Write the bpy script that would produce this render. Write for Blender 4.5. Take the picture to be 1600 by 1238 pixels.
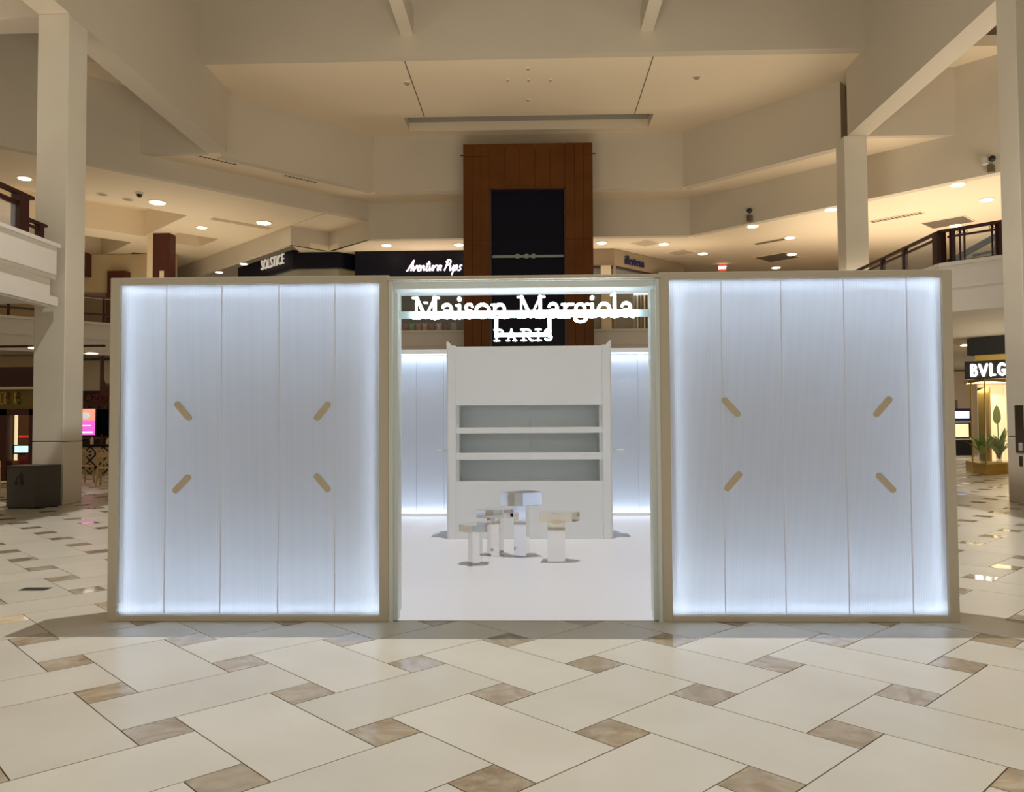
import bpy, math, random
from mathutils import Vector, Matrix
random.seed(7)
for o in list(bpy.data.objects): bpy.data.objects.remove(o)
S = bpy.context.scene
COL = S.collection
R = math.radians
# ------------------------------------------------------------------ camera
cd = bpy.data.cameras.new('camera'); cam = bpy.data.objects.new('camera', cd); COL.objects.link(cam)
cd.sensor_fit = 'HORIZONTAL'; cd.sensor_width = 36.0; cd.lens = 1256.8 * 36.0 / 1600.0
cd.clip_start = 0.05; cd.clip_end = 200
PITCH, YAW, ROLL = R(1.966), R(1.5), R(-0.33)
cam.location = (0, 0, 1.5)
_f = Vector((-math.sin(YAW) * math.cos(PITCH), math.cos(YAW) * math.cos(PITCH), math.sin(PITCH)))
_r = Vector((math.cos(YAW), math.sin(YAW), 0)); _u = _r.cross(_f)
_r2 = _r * math.cos(ROLL) + _u * math.sin(ROLL); _u2 = _u * math.cos(ROLL) - _r * math.sin(ROLL)
cam.matrix_world = Matrix.Translation((0, 0, 1.5)) @ Matrix((_r2, _u2, -_f)).transposed().to_4x4()
S.camera = cam
# ------------------------------------------------------------------ world, main lights, exposure
S.view_settings.view_transform = 'Standard'; S.view_settings.look = 'None'
S.view_settings.gamma = 1.0; S.view_settings.use_curve_mapping = False
S.view_settings.exposure = 0.0
W = bpy.data.worlds.new('world'); S.world = W; W.use_nodes = True
W.node_tree.nodes['Background'].inputs[0].default_value = (1.0, 0.87, 0.66, 1)
W.node_tree.nodes['Background'].inputs[1].default_value = 0.50

def light(kind, name, loc, energy, color, size=0.1, sizey=None, aim=None, cone=None, blend=0.3, spread=None):
    l = bpy.data.lights.new(name, kind); l.energy = energy; l.color = color
    if kind == 'AREA':
        l.size = size
        if sizey is not None: l.shape = 'RECTANGLE'; l.size_y = sizey
        if spread: l.spread = spread
    else: l.shadow_soft_size = size
    if kind == 'SPOT': l.spot_size = cone; l.spot_blend = blend
    o = bpy.data.objects.new(name, l); COL.objects.link(o); o.location = loc
    if aim is not None:
        o.rotation_euler = (Vector(aim) - Vector(loc)).to_track_quat('-Z', 'Y').to_euler()
    return o
# atrium floodlight high in the skylight well, straight above the pavilion
light('SPOT', 'skylight_flood', (0.0, 9.0, 19.6), 8800, (1.0, 0.975, 0.93), 0.06, aim=(0, 8.6, 0), cone=R(84), blend=0.45)
# unseen fill lights, added to brighten the upper gallery ceilings
light('AREA', 'ceiling_fill_back', (0, 30.3, 6.4), 120, (1.0, 0.86, 0.66), 14, 0.6, aim=(0, 30.2, 9))
light('AREA', 'ceiling_fill_right', (12.5, 26, 5.6), 330, (1.0, 0.87, 0.68), 8, 8, aim=(12.5, 26, 9))
light('AREA', 'ceiling_fill_left', (-14, 29, 5.6), 210, (1.0, 0.87, 0.66), 8, 8, aim=(-14, 29, 9))
light('AREA', 'upper_fill_left', (-12.5, 8, 5.2), 420, (1.0, 0.88, 0.72), 4, 12, aim=(-12.5, 8, 9))  # added fill with no fixture, brightens the upper walls from the left
light('AREA', 'pavilion_top_fill', (-.06, 13.3, 2.76), 620, (1.0, 0.90, 0.74), 6.0, .3, aim=(-.06, 14.6, 9))  # added fill above the rear wall, brightens soffit, fascia and beams
light('AREA', 'corridor_fill', (18.0, 32.5, 3.7), 160, (1.0, 0.84, 0.64), 3, 3, aim=(18, 33.5, 0))  # added fill, lightens the far wall behind the kiosk
light('AREA', 'upper_fill_right', (13.2, 17.2, 5.4), 260, (1.0, 0.88, 0.72), 5, 5, aim=(13.2, 17.2, 9))  # added fill without a fixture, lifts the upper walls on the right
light('AREA', 'ground_floor_right', (13.0, 20.5, 0.9), 60, (1.0, 0.82, 0.52), 3, 3, aim=(13.0, 20.5, 4))
light('AREA', 'ground_floor_left', (-14.0, 21.5, 3.7), 40, (1.0, 0.74, 0.44), 5, 3, aim=(-14.0, 21.5, 0))

# ------------------------------------------------------------------ materials
MATS = {}
def mat(name, color=(.8, .8, .8), rough=.6, metal=0., emit=None, es=0., spec=.5, noise=None, bump=None, coat=0., alpha=None):
    if name in MATS: return MATS[name]
    m = bpy.data.materials.new(name); m.use_nodes = True; nt = m.node_tree; N = nt.nodes; L = nt.links
    b = N['Principled BSDF']
    b.inputs['Base Color'].default_value = (*color, 1); b.inputs['Roughness'].default_value = rough
    b.inputs['Metallic'].default_value = metal; b.inputs['Specular IOR Level'].default_value = spec
    b.inputs['Coat Weight'].default_value = coat
    if emit: b.inputs['Emission Color'].default_value = (*emit, 1); b.inputs['Emission Strength'].default_value = es
    if alpha is not None: b.inputs['Alpha'].default_value = alpha
    if noise:   # (scale, amount, second colour)
        tc = N.new('ShaderNodeTexCoord'); no = N.new('ShaderNodeTexNoise'); no.inputs['Scale'].default_value = noise[0]
        no.inputs['Detail'].default_value = 6
        mx = N.new('ShaderNodeMix'); mx.data_type = 'RGBA'
        mr = N.new('ShaderNodeMapRange'); mr.inputs[1].default_value = .35; mr.inputs[2].default_value = .65; mr.inputs[4].default_value = noise[1]
        L.new(tc.outputs['Object'], no.inputs['Vector']); L.new(no.outputs[0], mr.inputs[0]); L.new(mr.outputs[0], mx.inputs[0])
        mx.inputs[6].default_value = (*color, 1); mx.inputs[7].default_value = (*noise[2], 1)
        L.new(mx.outputs[2], b.inputs['Base Color'])
    if bump:
        tc = N.new('ShaderNodeTexCoord'); no = N.new('ShaderNodeTexNoise'); no.inputs['Scale'].default_value = bump[0]
        bp = N.new('ShaderNodeBump'); bp.inputs['Strength'].default_value = bump[1]; bp.inputs['Distance'].default_value = .01
        L.new(tc.outputs['Object'], no.inputs['Vector']); L.new(no.outputs[0], bp.inputs['Height']); L.new(bp.outputs[0], b.inputs['Normal'])
    MATS[name] = m; return m
paint = mat('wall_paint', (.58, .51, .40), .75, noise=(.6, .5, (.55, .475, .375)))
paint2 = mat('ceiling_paint', (.80, .67, .49), .8, noise=(.4, .5, (.77, .63, .46)))
colm = mat('column_stone', (.66, .61, .50), .45, noise=(.9, .7, (.62, .55, .45)))
colm2 = mat('column_stone_base', (.70, .61, .49), .35, noise=(1.5, .7, (.64, .56, .45)))
slabm = mat('balcony_plaster', (.68, .63, .56), .6, noise=(.8, .5, (.64, .59, .52)))
wood = mat('tower_veneer', (.115, .038, .006), .5, spec=.12, noise=(1.2, .7, (.085, .027, .004)))
navy = mat('black_glass', (.002, .002, .008), .25, spec=.12)
navyw = mat('navy_sign_board', (.003, .003, .010), .4, spec=.2)
darkr = mat('dark_mahogany', (.035, .008, .006), .35)
redb = mat('red_brown_wood', (.075, .014, .007), .45, noise=(2, .6, (.05, .01, .006)))
black = mat('matte_black', (.008, .008, .009), .4)
framem = mat('pavilion_frame_paint', (.60, .54, .44), .5)
alu = mat('white_aluminium', (.72, .79, .80), .3, spec=.6)
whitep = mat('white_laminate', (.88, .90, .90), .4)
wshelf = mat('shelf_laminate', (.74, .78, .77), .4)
pfloor = mat('pavilion_floor_vinyl', (.74, .745, .80), .35, noise=(.5, .4, (.71, .715, .77)))
chrome = mat('mirror_chrome', (.86, .86, .88), .04, metal=1., bump=(3, .15))
steel = mat('brushed_steel', (.45, .42, .38), .3, metal=1.)
ledw = mat('sign_letter_light', (1, 1, 1), .5, emit=(.90, .97, 1.), es=4.5)
ledb = mat('sign_bar_aluminium', (.62, .78, .82), .35)
strip = mat('led_strip', (1, 1, 1), .5, emit=(.72, .86, 1.), es=3.5)
lampm = mat('downlight_lens', (1, 1, 1), .5, emit=(1, .93, .78), es=7)
trimw = mat('fixture_trim', (.7, .6, .46), .6)
slotm = mat('vent_dark_metal', (.16, .12, .08), .7)  # dark tone for vent grilles, soffit lines and column joints
capm = mat('stitch_satin_beige', (.60, .52, .38), .28, spec=.5)
bronze = mat('bin_bronze', (.045, .036, .024), .4, noise=(1.5, .5, (.035, .028, .018)))
gold = mat('polished_brass', (.75, .52, .12), .25, metal=.6)
creamglow = mat('lit_boutique_wall', (.85, .72, .5), .6, emit=(1, .80, .46), es=.85)
signw = mat('lit_letter_white', (1, 1, 1), .5, emit=(1, .98, .92), es=4)
signp = mat('neon_script_pink', (1, .9, .95), .5, emit=(1, .78, .9), es=1.4)
signs = mat('satin_sign_letter', (.75, .70, .64), .4, emit=(1, .9, .8), es=.25)
glass = mat('clear_glass', (.9, .95, .95), .03, alpha=.10, spec=.6)
glassd = mat('tinted_shop_glass', (.35, .32, .25), .05, alpha=.35)
leaf = mat('leaf_green', (.10, .24, .03), .4, noise=(9, .7, (.22, .36, .06)))
leafl = mat('leaf_pale_green', (.32, .45, .10), .4)
pale = mat('pale_wood', (.48, .33, .15), .45)
tan = mat('tan_board', (.20, .145, .085), .6)
tanl = mat('tan_fascia', (.33, .25, .16), .6)
cream = mat('cream_board', (.75, .62, .42), .6)
grout = mat('grout', (.07, .045, .025), .9)

def tile_material(name, c1, c2, rough, scale, vein, lo, hi):
    m = bpy.data.materials.new(name); m.use_nodes = True; nt = m.node_tree; N = nt.nodes; L = nt.links; b = N['Principled BSDF']
    tc = N.new('ShaderNodeTexCoord'); oi = N.new('ShaderNodeObjectInfo'); ad = N.new('ShaderNodeVectorMath'); ad.operation = 'MULTIPLY_ADD'
    L.new(oi.outputs['Random'], ad.inputs[0]); ad.inputs[1].default_value = (37, 51, 13); L.new(tc.outputs['Object'], ad.inputs[2])
    no = N.new('ShaderNodeTexNoise'); no.inputs['Scale'].default_value = scale; no.inputs['Detail'].default_value = 8; no.inputs['Distortion'].default_value = vein
    L.new(ad.outputs[0], no.inputs['Vector'])
    mr = N.new('ShaderNodeMapRange'); mr.inputs[1].default_value = lo; mr.inputs[2].default_value = hi; L.new(no.outputs[0], mr.inputs[0])
    mx = N.new('ShaderNodeMix'); mx.data_type = 'RGBA'; mx.inputs[6].default_value = (*c1, 1); mx.inputs[7].default_value = (*c2, 1)
    L.new(mr.outputs[0], mx.inputs[0])
    hs = N.new('ShaderNodeHueSaturation'); vr = N.new('ShaderNodeMapRange'); vr.inputs[3].default_value = .95; vr.inputs[4].default_value = 1.05
    L.new(oi.outputs['Random'], vr.inputs[0]); L.new(vr.outputs[0], hs.inputs['Value']); L.new(mx.outputs[2], hs.inputs['Color'])
    L.new(hs.outputs[0], b.inputs['Base Color']); b.inputs['Roughness'].default_value = rough
    return m
tile_big = tile_material('cream_floor_tile', (.68, .64, .55), (.63, .585, .49), .32, 1.6, .3, .35, .65)
tile_small = tile_material('brown_marble_tile', (.34, .26, .17), (.50, .42, .31), .07, 3.5, 2.2, .36, .66)

def poly_material():
    m = bpy.data.materials.new('fluted_polycarbonate'); m.use_nodes = True; nt = m.node_tree; N = nt.nodes; L = nt.links
    N.remove(N['Principled BSDF']); out = N['Material Output']
    tc = N.new('ShaderNodeTexCoord'); wv = N.new('ShaderNodeTexWave'); wv.bands_direction = 'X'; wv.inputs['Scale'].default_value = 18.0
    L.new(tc.outputs['Object'], wv.inputs['Vector'])
    bp = N.new('ShaderNodeBump'); bp.inputs['Strength'].default_value = .35; bp.inputs['Distance'].default_value = .004
    L.new(wv.outputs['Fac'], bp.inputs['Height'])
    mc = N.new('ShaderNodeMix'); mc.data_type = 'RGBA'; mc.inputs[6].default_value = (.83, .84, .87, 1); mc.inputs[7].default_value = (.93, .94, .96, 1)
    L.new(wv.outputs['Fac'], mc.inputs[0])
    tr = N.new('ShaderNodeBsdfTranslucent'); L.new(mc.outputs[2], tr.inputs[0])
    df = N.new('ShaderNodeBsdfDiffuse'); df.inputs[0].default_value = (.80, .81, .84, 1)
    gl = N.new('ShaderNodeBsdfGlossy'); gl.inputs['Roughness'].default_value = .22; L.new(bp.outputs[0], gl.inputs['Normal'])
    m1 = N.new('ShaderNodeMixShader'); m1.inputs[0].default_value = .42; L.new(tr.outputs[0], m1.inputs[1]); L.new(df.outputs[0], m1.inputs[2])
    fr = N.new('ShaderNodeFresnel'); fr.inputs[0].default_value = 1.45
    m2 = N.new('ShaderNodeMixShader'); L.new(fr.outputs[0], m2.inputs[0]); L.new(m1.outputs[0], m2.inputs[1]); L.new(gl.outputs[0], m2.inputs[2])
    L.new(m2.outputs[0], out.inputs[0]); return m
polyc = poly_material()

# ------------------------------------------------------------------ mesh helpers
class MB:
    def __init__(s): s.v = []; s.f = []
    def add(s, vs, fs):
        n = len(s.v); s.v += [tuple(v) for v in vs]; s.f += [tuple(i + n for i in f) for f in fs]; return s
    def box(s, x0, x1, y0, y1, z0, z1, T=None):
        vs = [(x, y, z) for z in (z0, z1) for y in (y0, y1) for x in (x0, x1)]
        if T: vs = [T(v) for v in vs]
        return s.add(vs, [(0, 2, 3, 1), (4, 5, 7, 6), (0, 1, 5, 4), (2, 6, 7, 3), (0, 4, 6, 2), (1, 3, 7, 5)])
    def prism(s, pts, z0, z1):
        n = len(pts); a = sum(pts[i][0] * pts[(i + 1) % n][1] - pts[(i + 1) % n][0] * pts[i][1] for i in range(n))
        if a < 0: pts = pts[::-1]
        return s.add([(x, y, z0) for x, y in pts] + [(x, y, z1) for x, y in pts],
                     [tuple(range(n))[::-1], tuple(range(n, 2 * n))] + [(i, (i + 1) % n, n + (i + 1) % n, n + i) for i in range(n)])
    def wall(s, path, z0, z1, t):
        """upright wall along a plan path, thickness t to the left of the direction of travel"""
        for (x0, y0), (x1, y1) in zip(path[:-1], path[1:]):
            d = math.hypot(x1 - x0, y1 - y0); nx, ny = -(y1 - y0) / d * t, (x1 - x0) / d * t
            s.prism([(x0, y0), (x1, y1), (x1 + nx, y1 + ny), (x0 + nx, y0 + ny)], z0, z1)
        return s
    def bar(s, p, q, w, h=None):
        """rectangular bar from p to q"""
        h = h or w; p = Vector(p); q = Vector(q); d = (q - p).normalized()
        a = d.cross(Vector((0, 0, 1))); a = a.normalized() if a.length > 1e-3 else Vector((1, 0, 0)); b = a.cross(d)
        vs = [c + a * (w / 2 * i) + b * (h / 2 * j) for c in (p, q) for i, j in ((-1, -1), (1, -1), (1, 1), (-1, 1))]
        return s.add(vs, [(3, 2, 1, 0), (4, 5, 6, 7), (0, 1, 5, 4), (1, 2, 6, 5), (2, 3, 7, 6), (3, 0, 4, 7)])
    def cyl(s, c, r0, r1, z0, z1, n=16):
        vs = [(c[0] + r * math.cos(2 * math.pi * i / n), c[1] + r * math.sin(2 * math.pi * i / n), z) for r, z in ((r0, z0), (r1, z1)) for i in range(n)]
        return s.add(vs, [tuple(range(n))[::-1], tuple(range(n, 2 * n))] + [(i, (i + 1) % n, n + (i + 1) % n, n + i) for i in range(n)])
    def ball(s, c, r, sx=1, sy=1, sz=1, n=10, m=7):
        vs = [(c[0], c[1], c[2] - r * sz)]
        for j in range(1, m):
            a = -math.pi / 2 + math.pi * j / m
            vs += [(c[0] + r * sx * math.cos(a) * math.cos(2 * math.pi * i / n), c[1] + r * sy * math.cos(a) * math.sin(2 * math.pi * i / n), c[2] + r * sz * math.sin(a)) for i in range(n)]
        vs.append((c[0], c[1], c[2] + r * sz)); t = len(vs) - 1; fs = []
        for i in range(n):
            fs.append((0, 1 + (i + 1) % n, 1 + i)); fs.append((t, 1 + (m - 2) * n + i, 1 + (m - 2) * n + (i + 1) % n))
            for j in range(m - 2):
                a = 1 + j * n; fs.append((a + i, a + (i + 1) % n, a + n + (i + 1) % n, a + n + i))
        return s.add(vs, fs)
    def mesh(s, name, m, smooth=False):
        me = bpy.data.meshes.new(name); me.from_pydata(s.v, [], s.f); me.validate(); me.materials.append(m)
        if smooth:
            for p in me.polygons: p.use_smooth = True
        me.update(); return me
def link(name, me, parent=None, loc=(0, 0, 0), rz=0., ry=0., rx=0.):
    o = bpy.data.objects.new(name, me); COL.objects.link(o)
    o.location = loc; o.rotation_euler = (rx, ry, rz)
    if parent: o.parent = parent
    return o
def obj(name, mb, m, parent=None, bevel=0., smooth=False, loc=(0, 0, 0), rz=0., label=None):
    o = link(name, mb.mesh(name, m, smooth), parent, loc, rz)
    if bevel:
        b = o.modifiers.new('bevel', 'BEVEL'); b.width = bevel; b.segments = 2; b.limit_method = 'ANGLE'
    if label: o['label'] = label
    return o
def struct(name, mb, m, parent=None, **k):
    o = obj(name, mb, m, parent, **k); o['kind'] = 'structure'; return o
def tag(o, label, cat, group=None):
    o['label'] = label; o['category'] = cat
    if group: o['group'] = group
    return o
def thing(name, label, cat, loc=(0, 0, 0), rz=0., group=None):
    return tag(link(name, None, None, loc, rz), label, cat, group)
def B(*a, **k): return MB().box(*a, **k)

# ------------------------------------------------------------------ FLOOR
floor = struct('floor', B(-24, 24, -6, 44, -.12, -.005), grout)
TH, PA, OX, OY = 0.784666, 0.78887, -4.11363, 2.28194
U = PA / 3; G = .0065; ct, st = math.cos(TH), math.sin(TH)
def q2w(a, b): return (ct * a + st * b, -st * a + ct * b)
def slab(w, h): return B(-w / 2 + G / 2, w / 2 - G / 2, -h / 2 + G / 2, h / 2 - G / 2, -.012, 0)
me_s = slab(U, U).mesh('small_tile', tile_small); me_h = slab(4 * U, 2 * U).mesh('large_tile', tile_big); me_v = slab(2 * U, 4 * U).mesh('large_tile', tile_big)
farbig, farsmall = MB(), MB(); nt_ = 0
def in_view(x, y, m):
    return y > 2.6 and abs(x + .02) < .655 * y + m
def put(x, y, me, name, w, h):
    global nt_
    if -2.9 < x < 2.8 and 6.9 < y < 12.6: return
    if in_view(x, y, .55) and y < 15.2:
        link(name, me, floor, (x, y, random.uniform(-.0006, 0)), -TH); nt_ += 1
    elif abs(x) < 23 and -5 < y < 43:
        M = farbig if me is not me_s else farsmall
        M.box(-w / 2 + G / 2, w / 2 - G / 2, -h / 2 + G / 2, h / 2 - G / 2, -.012, 0, T=lambda v: (x + ct * v[0] + st * v[1], y - st * v[0] + ct * v[1], v[2]))
for i in range(-60, 75):
    for j in range(-60, 75):
        a, b = OX + i * PA, OY + j * PA
        x, y = q2w(a, b)
        if abs(x) > 25 or not -6 < y < 44: continue
        put(x, y, me_s, 'small_tile', U, U)
        x, y = q2w(a + PA / 2, b + PA / 2)
        if (i + j) % 2: put(x, y, me_h, 'large_tile', 4 * U, 2 * U)
        else: put(x, y, me_v, 'large_tile', 2 * U, 4 * U)
o = obj('far_large_tiles', farbig, tile_big, floor); o['kind'] = 'stuff'
o = obj('far_small_tiles', farsmall, tile_small, floor); o['kind'] = 'stuff'
print('individual tiles', nt_)
o = obj('floor_plate', B(-.12, .12, -.06, .06, 0, .004), black, loc=(-4.597, 7.348, 0.0), rz=.0)
tag(o, 'small dark metal cover plate set in the floor tiles left of the pavilion', 'floor plate')

# ------------------------------------------------------------------ ATRIUM SHELL
# soffit above with long recessed slot
m = MB()
ZS = 11.4
m.box(-14, -4.12, 21.24, 34, ZS, ZS + .3); m.box(3.92, 14, 21.24, 34, ZS, ZS + .3)
m.box(-4.12, 3.92, 21.24, 25.55, ZS, ZS + .3); m.box(-4.12, 3.92, 26.78, 34, ZS, ZS + .3)
ceil_ = struct('ceiling', m, paint2)
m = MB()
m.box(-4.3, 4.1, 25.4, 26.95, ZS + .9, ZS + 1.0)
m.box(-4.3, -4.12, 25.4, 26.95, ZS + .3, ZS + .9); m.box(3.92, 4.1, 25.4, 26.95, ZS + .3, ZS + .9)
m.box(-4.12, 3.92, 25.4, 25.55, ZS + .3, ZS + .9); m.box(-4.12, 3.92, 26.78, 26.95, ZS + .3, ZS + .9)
obj('slot_recess', m, mat('slot_shade_tone', (.40, .36, .28), .7), ceil_)  # shade inside the recess is put into this darker colour
struct('trim_1', B(-3.455, -3.425, 21.51, 25.5, ZS - .004, ZS + .01), slotm)
struct('trim_2', B(3.295, 3.325, 21.51, 25.5, ZS - .004, ZS + .01), slotm)
# tall fascia of the skylight well, beams
struct('wall_skylight_back', B(-9.2, 9.0, 21.2, 21.5, ZS - .012, 20.5), paint)
for n, (x0, x1) in enumerate(((-9.55, -8.94), (8.85, 9.42))):
    struct('trim_%d' % (n + 3), B(x0, x1, -6, 23.1 if n == 0 else 22.5, 9.5, 20.5), paint)
for n, x in enumerate((-3.32, 3.10)):   # skylight ribs running overhead
    struct('trim_%d' % (n + 5), B(x - .17, x + .17, -6, 21.2, 11.95, 12.5), paint)
struct('trim_7', B(-18, -9.55, 15.2, 15.85, 9.5, 20.5), paint)
struct('trim_8', B(9.42, 18, 14.6, 15.2, 9.5, 20.5), paint)
struct('ceiling_skylight', B(-18, 18, -6, 34, 20.5, 20.7), mat('night_skylight', (.05, .045, .04), .6))
# octagon upper tier
m = MB().wall([(-9.2, 23.4), (-5.4, 27.2), (5.15, 27.2), (9.0, 23.35)], 9.488, ZS, .3)
struct('wall_back', m, paint)
m = MB().prism([(-11.6, 23.14), (-9.2, 23.14), (-9.2, 23.46), (-5.42, 27.24), (5.17, 27.24), (9.0, 23.41), (9.0, 22.54), (12, 22.54), (5.7, 28.84), (-5.95, 28.84)], 9.5, 9.62)
struct('ceiling_ledge', m, paint2)
m = MB().box(9.42, 12.0, 22.5, 22.7, 9.488, ZS).box(-11.6, -9.55, 23.1, 23.3, 9.488, ZS)
struct('wall_alcove', m, paint)
m = MB().wall([(-5.9, 28.7), (5.64, 28.7), (18, 16.34)], 8.188, 9.55, .3)
m.wall([(11.84, 22.5), (18, 16.34)], 9.55, 20.5, .3)
struct('wall_gallery_right', m, paint)
m = MB().wall([(-18, 16.6), (-5.9, 28.7)], 8.908, 9.55, .3); m.wall([(-18, 16.6), (-11.45, 23.15)], 9.55, 20.5, .3)
struct('wall_gallery_left', m, paint)
# gallery ceiling right and centre
m = MB().prism([(-5.9, 28.78), (5.66, 28.78), (18, 16.44), (26, 16.44), (26, 44), (-8.98, 44), (-8.98, 29.52), (-7.85, 30.65)], 8.2, 8.4)
struct('ceiling_gallery_right', m, paint2)
# gallery ceiling left with coffers, in a frame turned 45 degrees (a = toward back left, b = toward back right)
s2 = math.sqrt(.5)
def uv(v): return ((v[1] - v[0]) * s2, (v[0] + v[1]) * s2, v[2])
def inv(v): return ((v[1] - v[0]) * s2, (v[0] + v[1]) * s2, v[2])
def coffered(us, vs, holes, z, dpt):
    us = sorted(set(us + [h[k] for h in holes for k in (0, 1)])); vs = sorted(set(vs + [h[k] for h in holes for k in (2, 3)]))
    mb = MB()
    def hole(u, v):
        for h in holes:
            if h[0] < u < h[1] and h[2] < v < h[3]: return h
    for a0, a1 in zip(us[:-1], us[1:]):
        for b0, b1 in zip(vs[:-1], vs[1:]):
            if not hole((a0 + a1) / 2, (b0 + b1) / 2): mb.box(a0, a1, b0, b1, z, z + .2, T=inv)
    for h in holes:
        d = h[4]
        mb.box(h[0] - .05, h[1] + .05, h[2] - .05, h[3] + .05, z + d, z + d + .1, T=inv)
        mb.box(h[0] - .06, h[0], h[2], h[3], z + .2, z + d, T=inv); mb.box(h[1], h[1] + .06, h[2], h[3], z + .2, z + d, T=inv)
        mb.box(h[0], h[1], h[2] - .06, h[2], z + .2, z + d, T=inv); mb.box(h[0], h[1], h[3], h[3] + .06, z + .2, z + d, T=inv)
    return mb
holes = [(28.3, 32.6, 4.6, 11.1, 1.0), (34.0, 38.0, 4.6, 11.1, 1.0), (31.1, 33.0, 11.85, 13.45, .7), (35.9, 37.5, 11.8, 13.5, .7), (27.95, 28.35, 11.9, 14.2, .25), (28.3, 32.0, -3, 4.2, 1.0)]
m = coffered([24.53, 46], [-6, 14.5], holes, 8.92, 1.)
m.prism([(-5.9, 28.75), (-7.85, 30.65), (-8.98, 29.52), (-7.0, 27.6)], 8.92, 9.1)
struct('ceiling_gallery_left', m, paint2)
m = MB().wall([(-5.9, 28.72), (-7.85, 30.67), (-9.05, 29.47)][:2], 8.2, 8.92, -.12).wall([(-7.85, 30.67), (-8.98, 29.5)], 8.2, 8.92, -.12).wall([(-8.98, 29.5), (-22, 42.5)], 8.2, 8.92, -.12)
struct('trim_9', m, paint)

# gallery floor slabs with parapets
def parapet(mb, path, z0, z1, t=.25):
    mb.wall(path, z0 + .55, z1, t)
    off = -.06
    mb.wall(path, z1 - .05, z1 + .03, off)
    mb.wall(path, z0 + .50, z0 + .58, off * .6)
    mb.wall(path, z0, z0 + .22, off * .5); mb.wall(path, z0, z0 + .55, t)
    return mb
m = MB().prism([(8.72, 17.3), (8.72, 25.8), (5.8, 28.72), (-11, 28.72), (-18, 21.72), (-26, 21.72), (-26, 44), (26, 44), (26, 9.9), (16.1, 9.9)], 3.85, 4.75)
struct('floor_gallery', m, slabm)
m = MB(); parapet(m, [(16, 10.0), (8.7, 17.3), (8.7, 25.8), (5.8, 28.7), (-11, 28.7), (-18, 21.7)][::-1], 3.8, 4.83)
struct('trim_10', m, slabm)
# fourth slab: balcony in the left foreground
struct('floor_balcony', B(-16, -9.25, -6, 14.75, 3.8, 4.75), slabm)
m = MB().box(-9.25, -9.0, -6, 14.9, 4.36, 4.9).box(-9.25, -8.95, -6, 14.95, 4.88, 4.95).box(-9.3, -9.12, -6, 14.9, 3.76, 4.36)
m.box(-9.25, -9.06, -6, 14.96, 4.28, 4.36).box(-9.25, -9.02, -6, 15.0, 3.78, 3.95)
struct('trim_11', m, slabm)
# outer walls closing the galleries and the ground floor
m = MB().box(-26, 26, 43.6, 44, 0, 20.6).box(-26, -25.7, -6, 44, 0, 20.6).box(25.7, 26, -6, 44, 0, 20.6)
struct('wall_outer', m, paint)

# ------------------------------------------------------------------ COLUMNS
def column(x0, x1, y0, y1, top, label, joint=1.2):
    t = thing('column', label, 'column', ((x0 + x1) / 2, (y0 + y1) / 2, 0))
    hx, hy = (x1 - x0) / 2, (y1 - y0) / 2
    obj('base_cladding', B(-hx, hx, -hy, hy, .0, joint), colm2, t, bevel=.015)
    obj('joint', B(-hx + .012, hx - .012, -hy + .012, hy - .012, joint - .001, joint + .015), slotm, t)
    obj('shaft', B(-hx, hx, -hy, hy, joint + .014, top), colm, t, bevel=.015)
    return t
column(-9.55, -8.94, 15.1, 15.75, 9.5, 'tall square stone-clad column behind the bronze litter bin, far left')
cr = column(8.80, 9.75, 14.6, 15.2, 9.5, 'tall square column with steel panel at the right edge of the photo')
column(8.75, 9.38, 22.5, 23.12, 9.5, 'slimmer square column rising behind the right half of the pavilion', 1.2)
t = thing('call_station', 'brushed steel wall panel with small white switch on the right column', 'panel', (8.80, 14.9, 0))
def pan(y0, y1, z0, z1, d): return B(-d, 0, y0 - 14.9, y1 - 14.9, z0, z1)
obj('plate', pan(14.66, 14.93, .92, 1.78, .012), steel, t, bevel=.003)
obj('switch', pan(14.72, 14.80, .96, 1.10, .03), mat('switch_white', (.55, .52, .48), .4), t)
obj('socket', pan(14.74, 14.83, .68, .86, .012), bronze, t)

# ------------------------------------------------------------------ TOWER
t = thing('lift_tower', 'tall brown wood-panelled tower with black glass recess behind the pavilion', 'tower', (-.06, 26, 0))
TX0, TX1, IX0, IX1, ZT, ZI = -2.18, 2.05, -1.30, 1.15, 10.66, 9.18
Y0 = 0
obj('core', B(TX0 + .05, TX1 - .05, .35, 2.3, 0, ZT - .05), black, t)
def vp(x0, x1, z0, z1, d=0., nm='panel', mm=wood, par=t):
    return obj(nm, B(x0 + .0045, x1 - .0045, Y0 + d, Y0 + .3, z0 + .004, z1 - .004), mm, par)
for z0, z1 in ((0, 3.6), (3.6, 7.48), (7.48, 10.25), (10.25, ZT)):
    n = 3
    for side in (0, 1):
        a, b = (TX0, IX0) if side == 0 else (IX1, TX1)
        ws = [a, a + (b - a) * .34, a + (b - a) * .66, b]
        for k in range(3): vp(ws[k], ws[k + 1], z0, z1)
xs = [IX0 + (IX1 - IX0) * k / 5 for k in range(6)]
for k in range(5): vp(xs[k], xs[k + 1], ZI, ZT, 0)
obj('side_panel', B(TX0, TX0 + .05, 0.3, 2.3, 0, ZT), wood, t); obj('side_panel', B(TX1 - .05, TX1, 0.3, 2.3, 0, ZT), wood, t)
m = MB().box(IX0, IX0 + .04, -.02, .3, 0, ZI).box(IX1 - .04, IX1, -.02, .3, 0, ZI).box(IX0, IX1, -.02, .3, ZI - .04, ZI)
obj('recess_trim', m, darkr, t)
obj('glass_front', B(IX0 + .04, IX1 - .04, .24, .28, 0, ZI - .04), navy, t)
m = MB().box(IX0 + .06, IX1 - .06, .14, .2, 6.93, 7.01)
for x in (-.42, -.12, .1): m.box(x - .06, x + .06, .10, .2, 6.9, 7.04)
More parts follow.
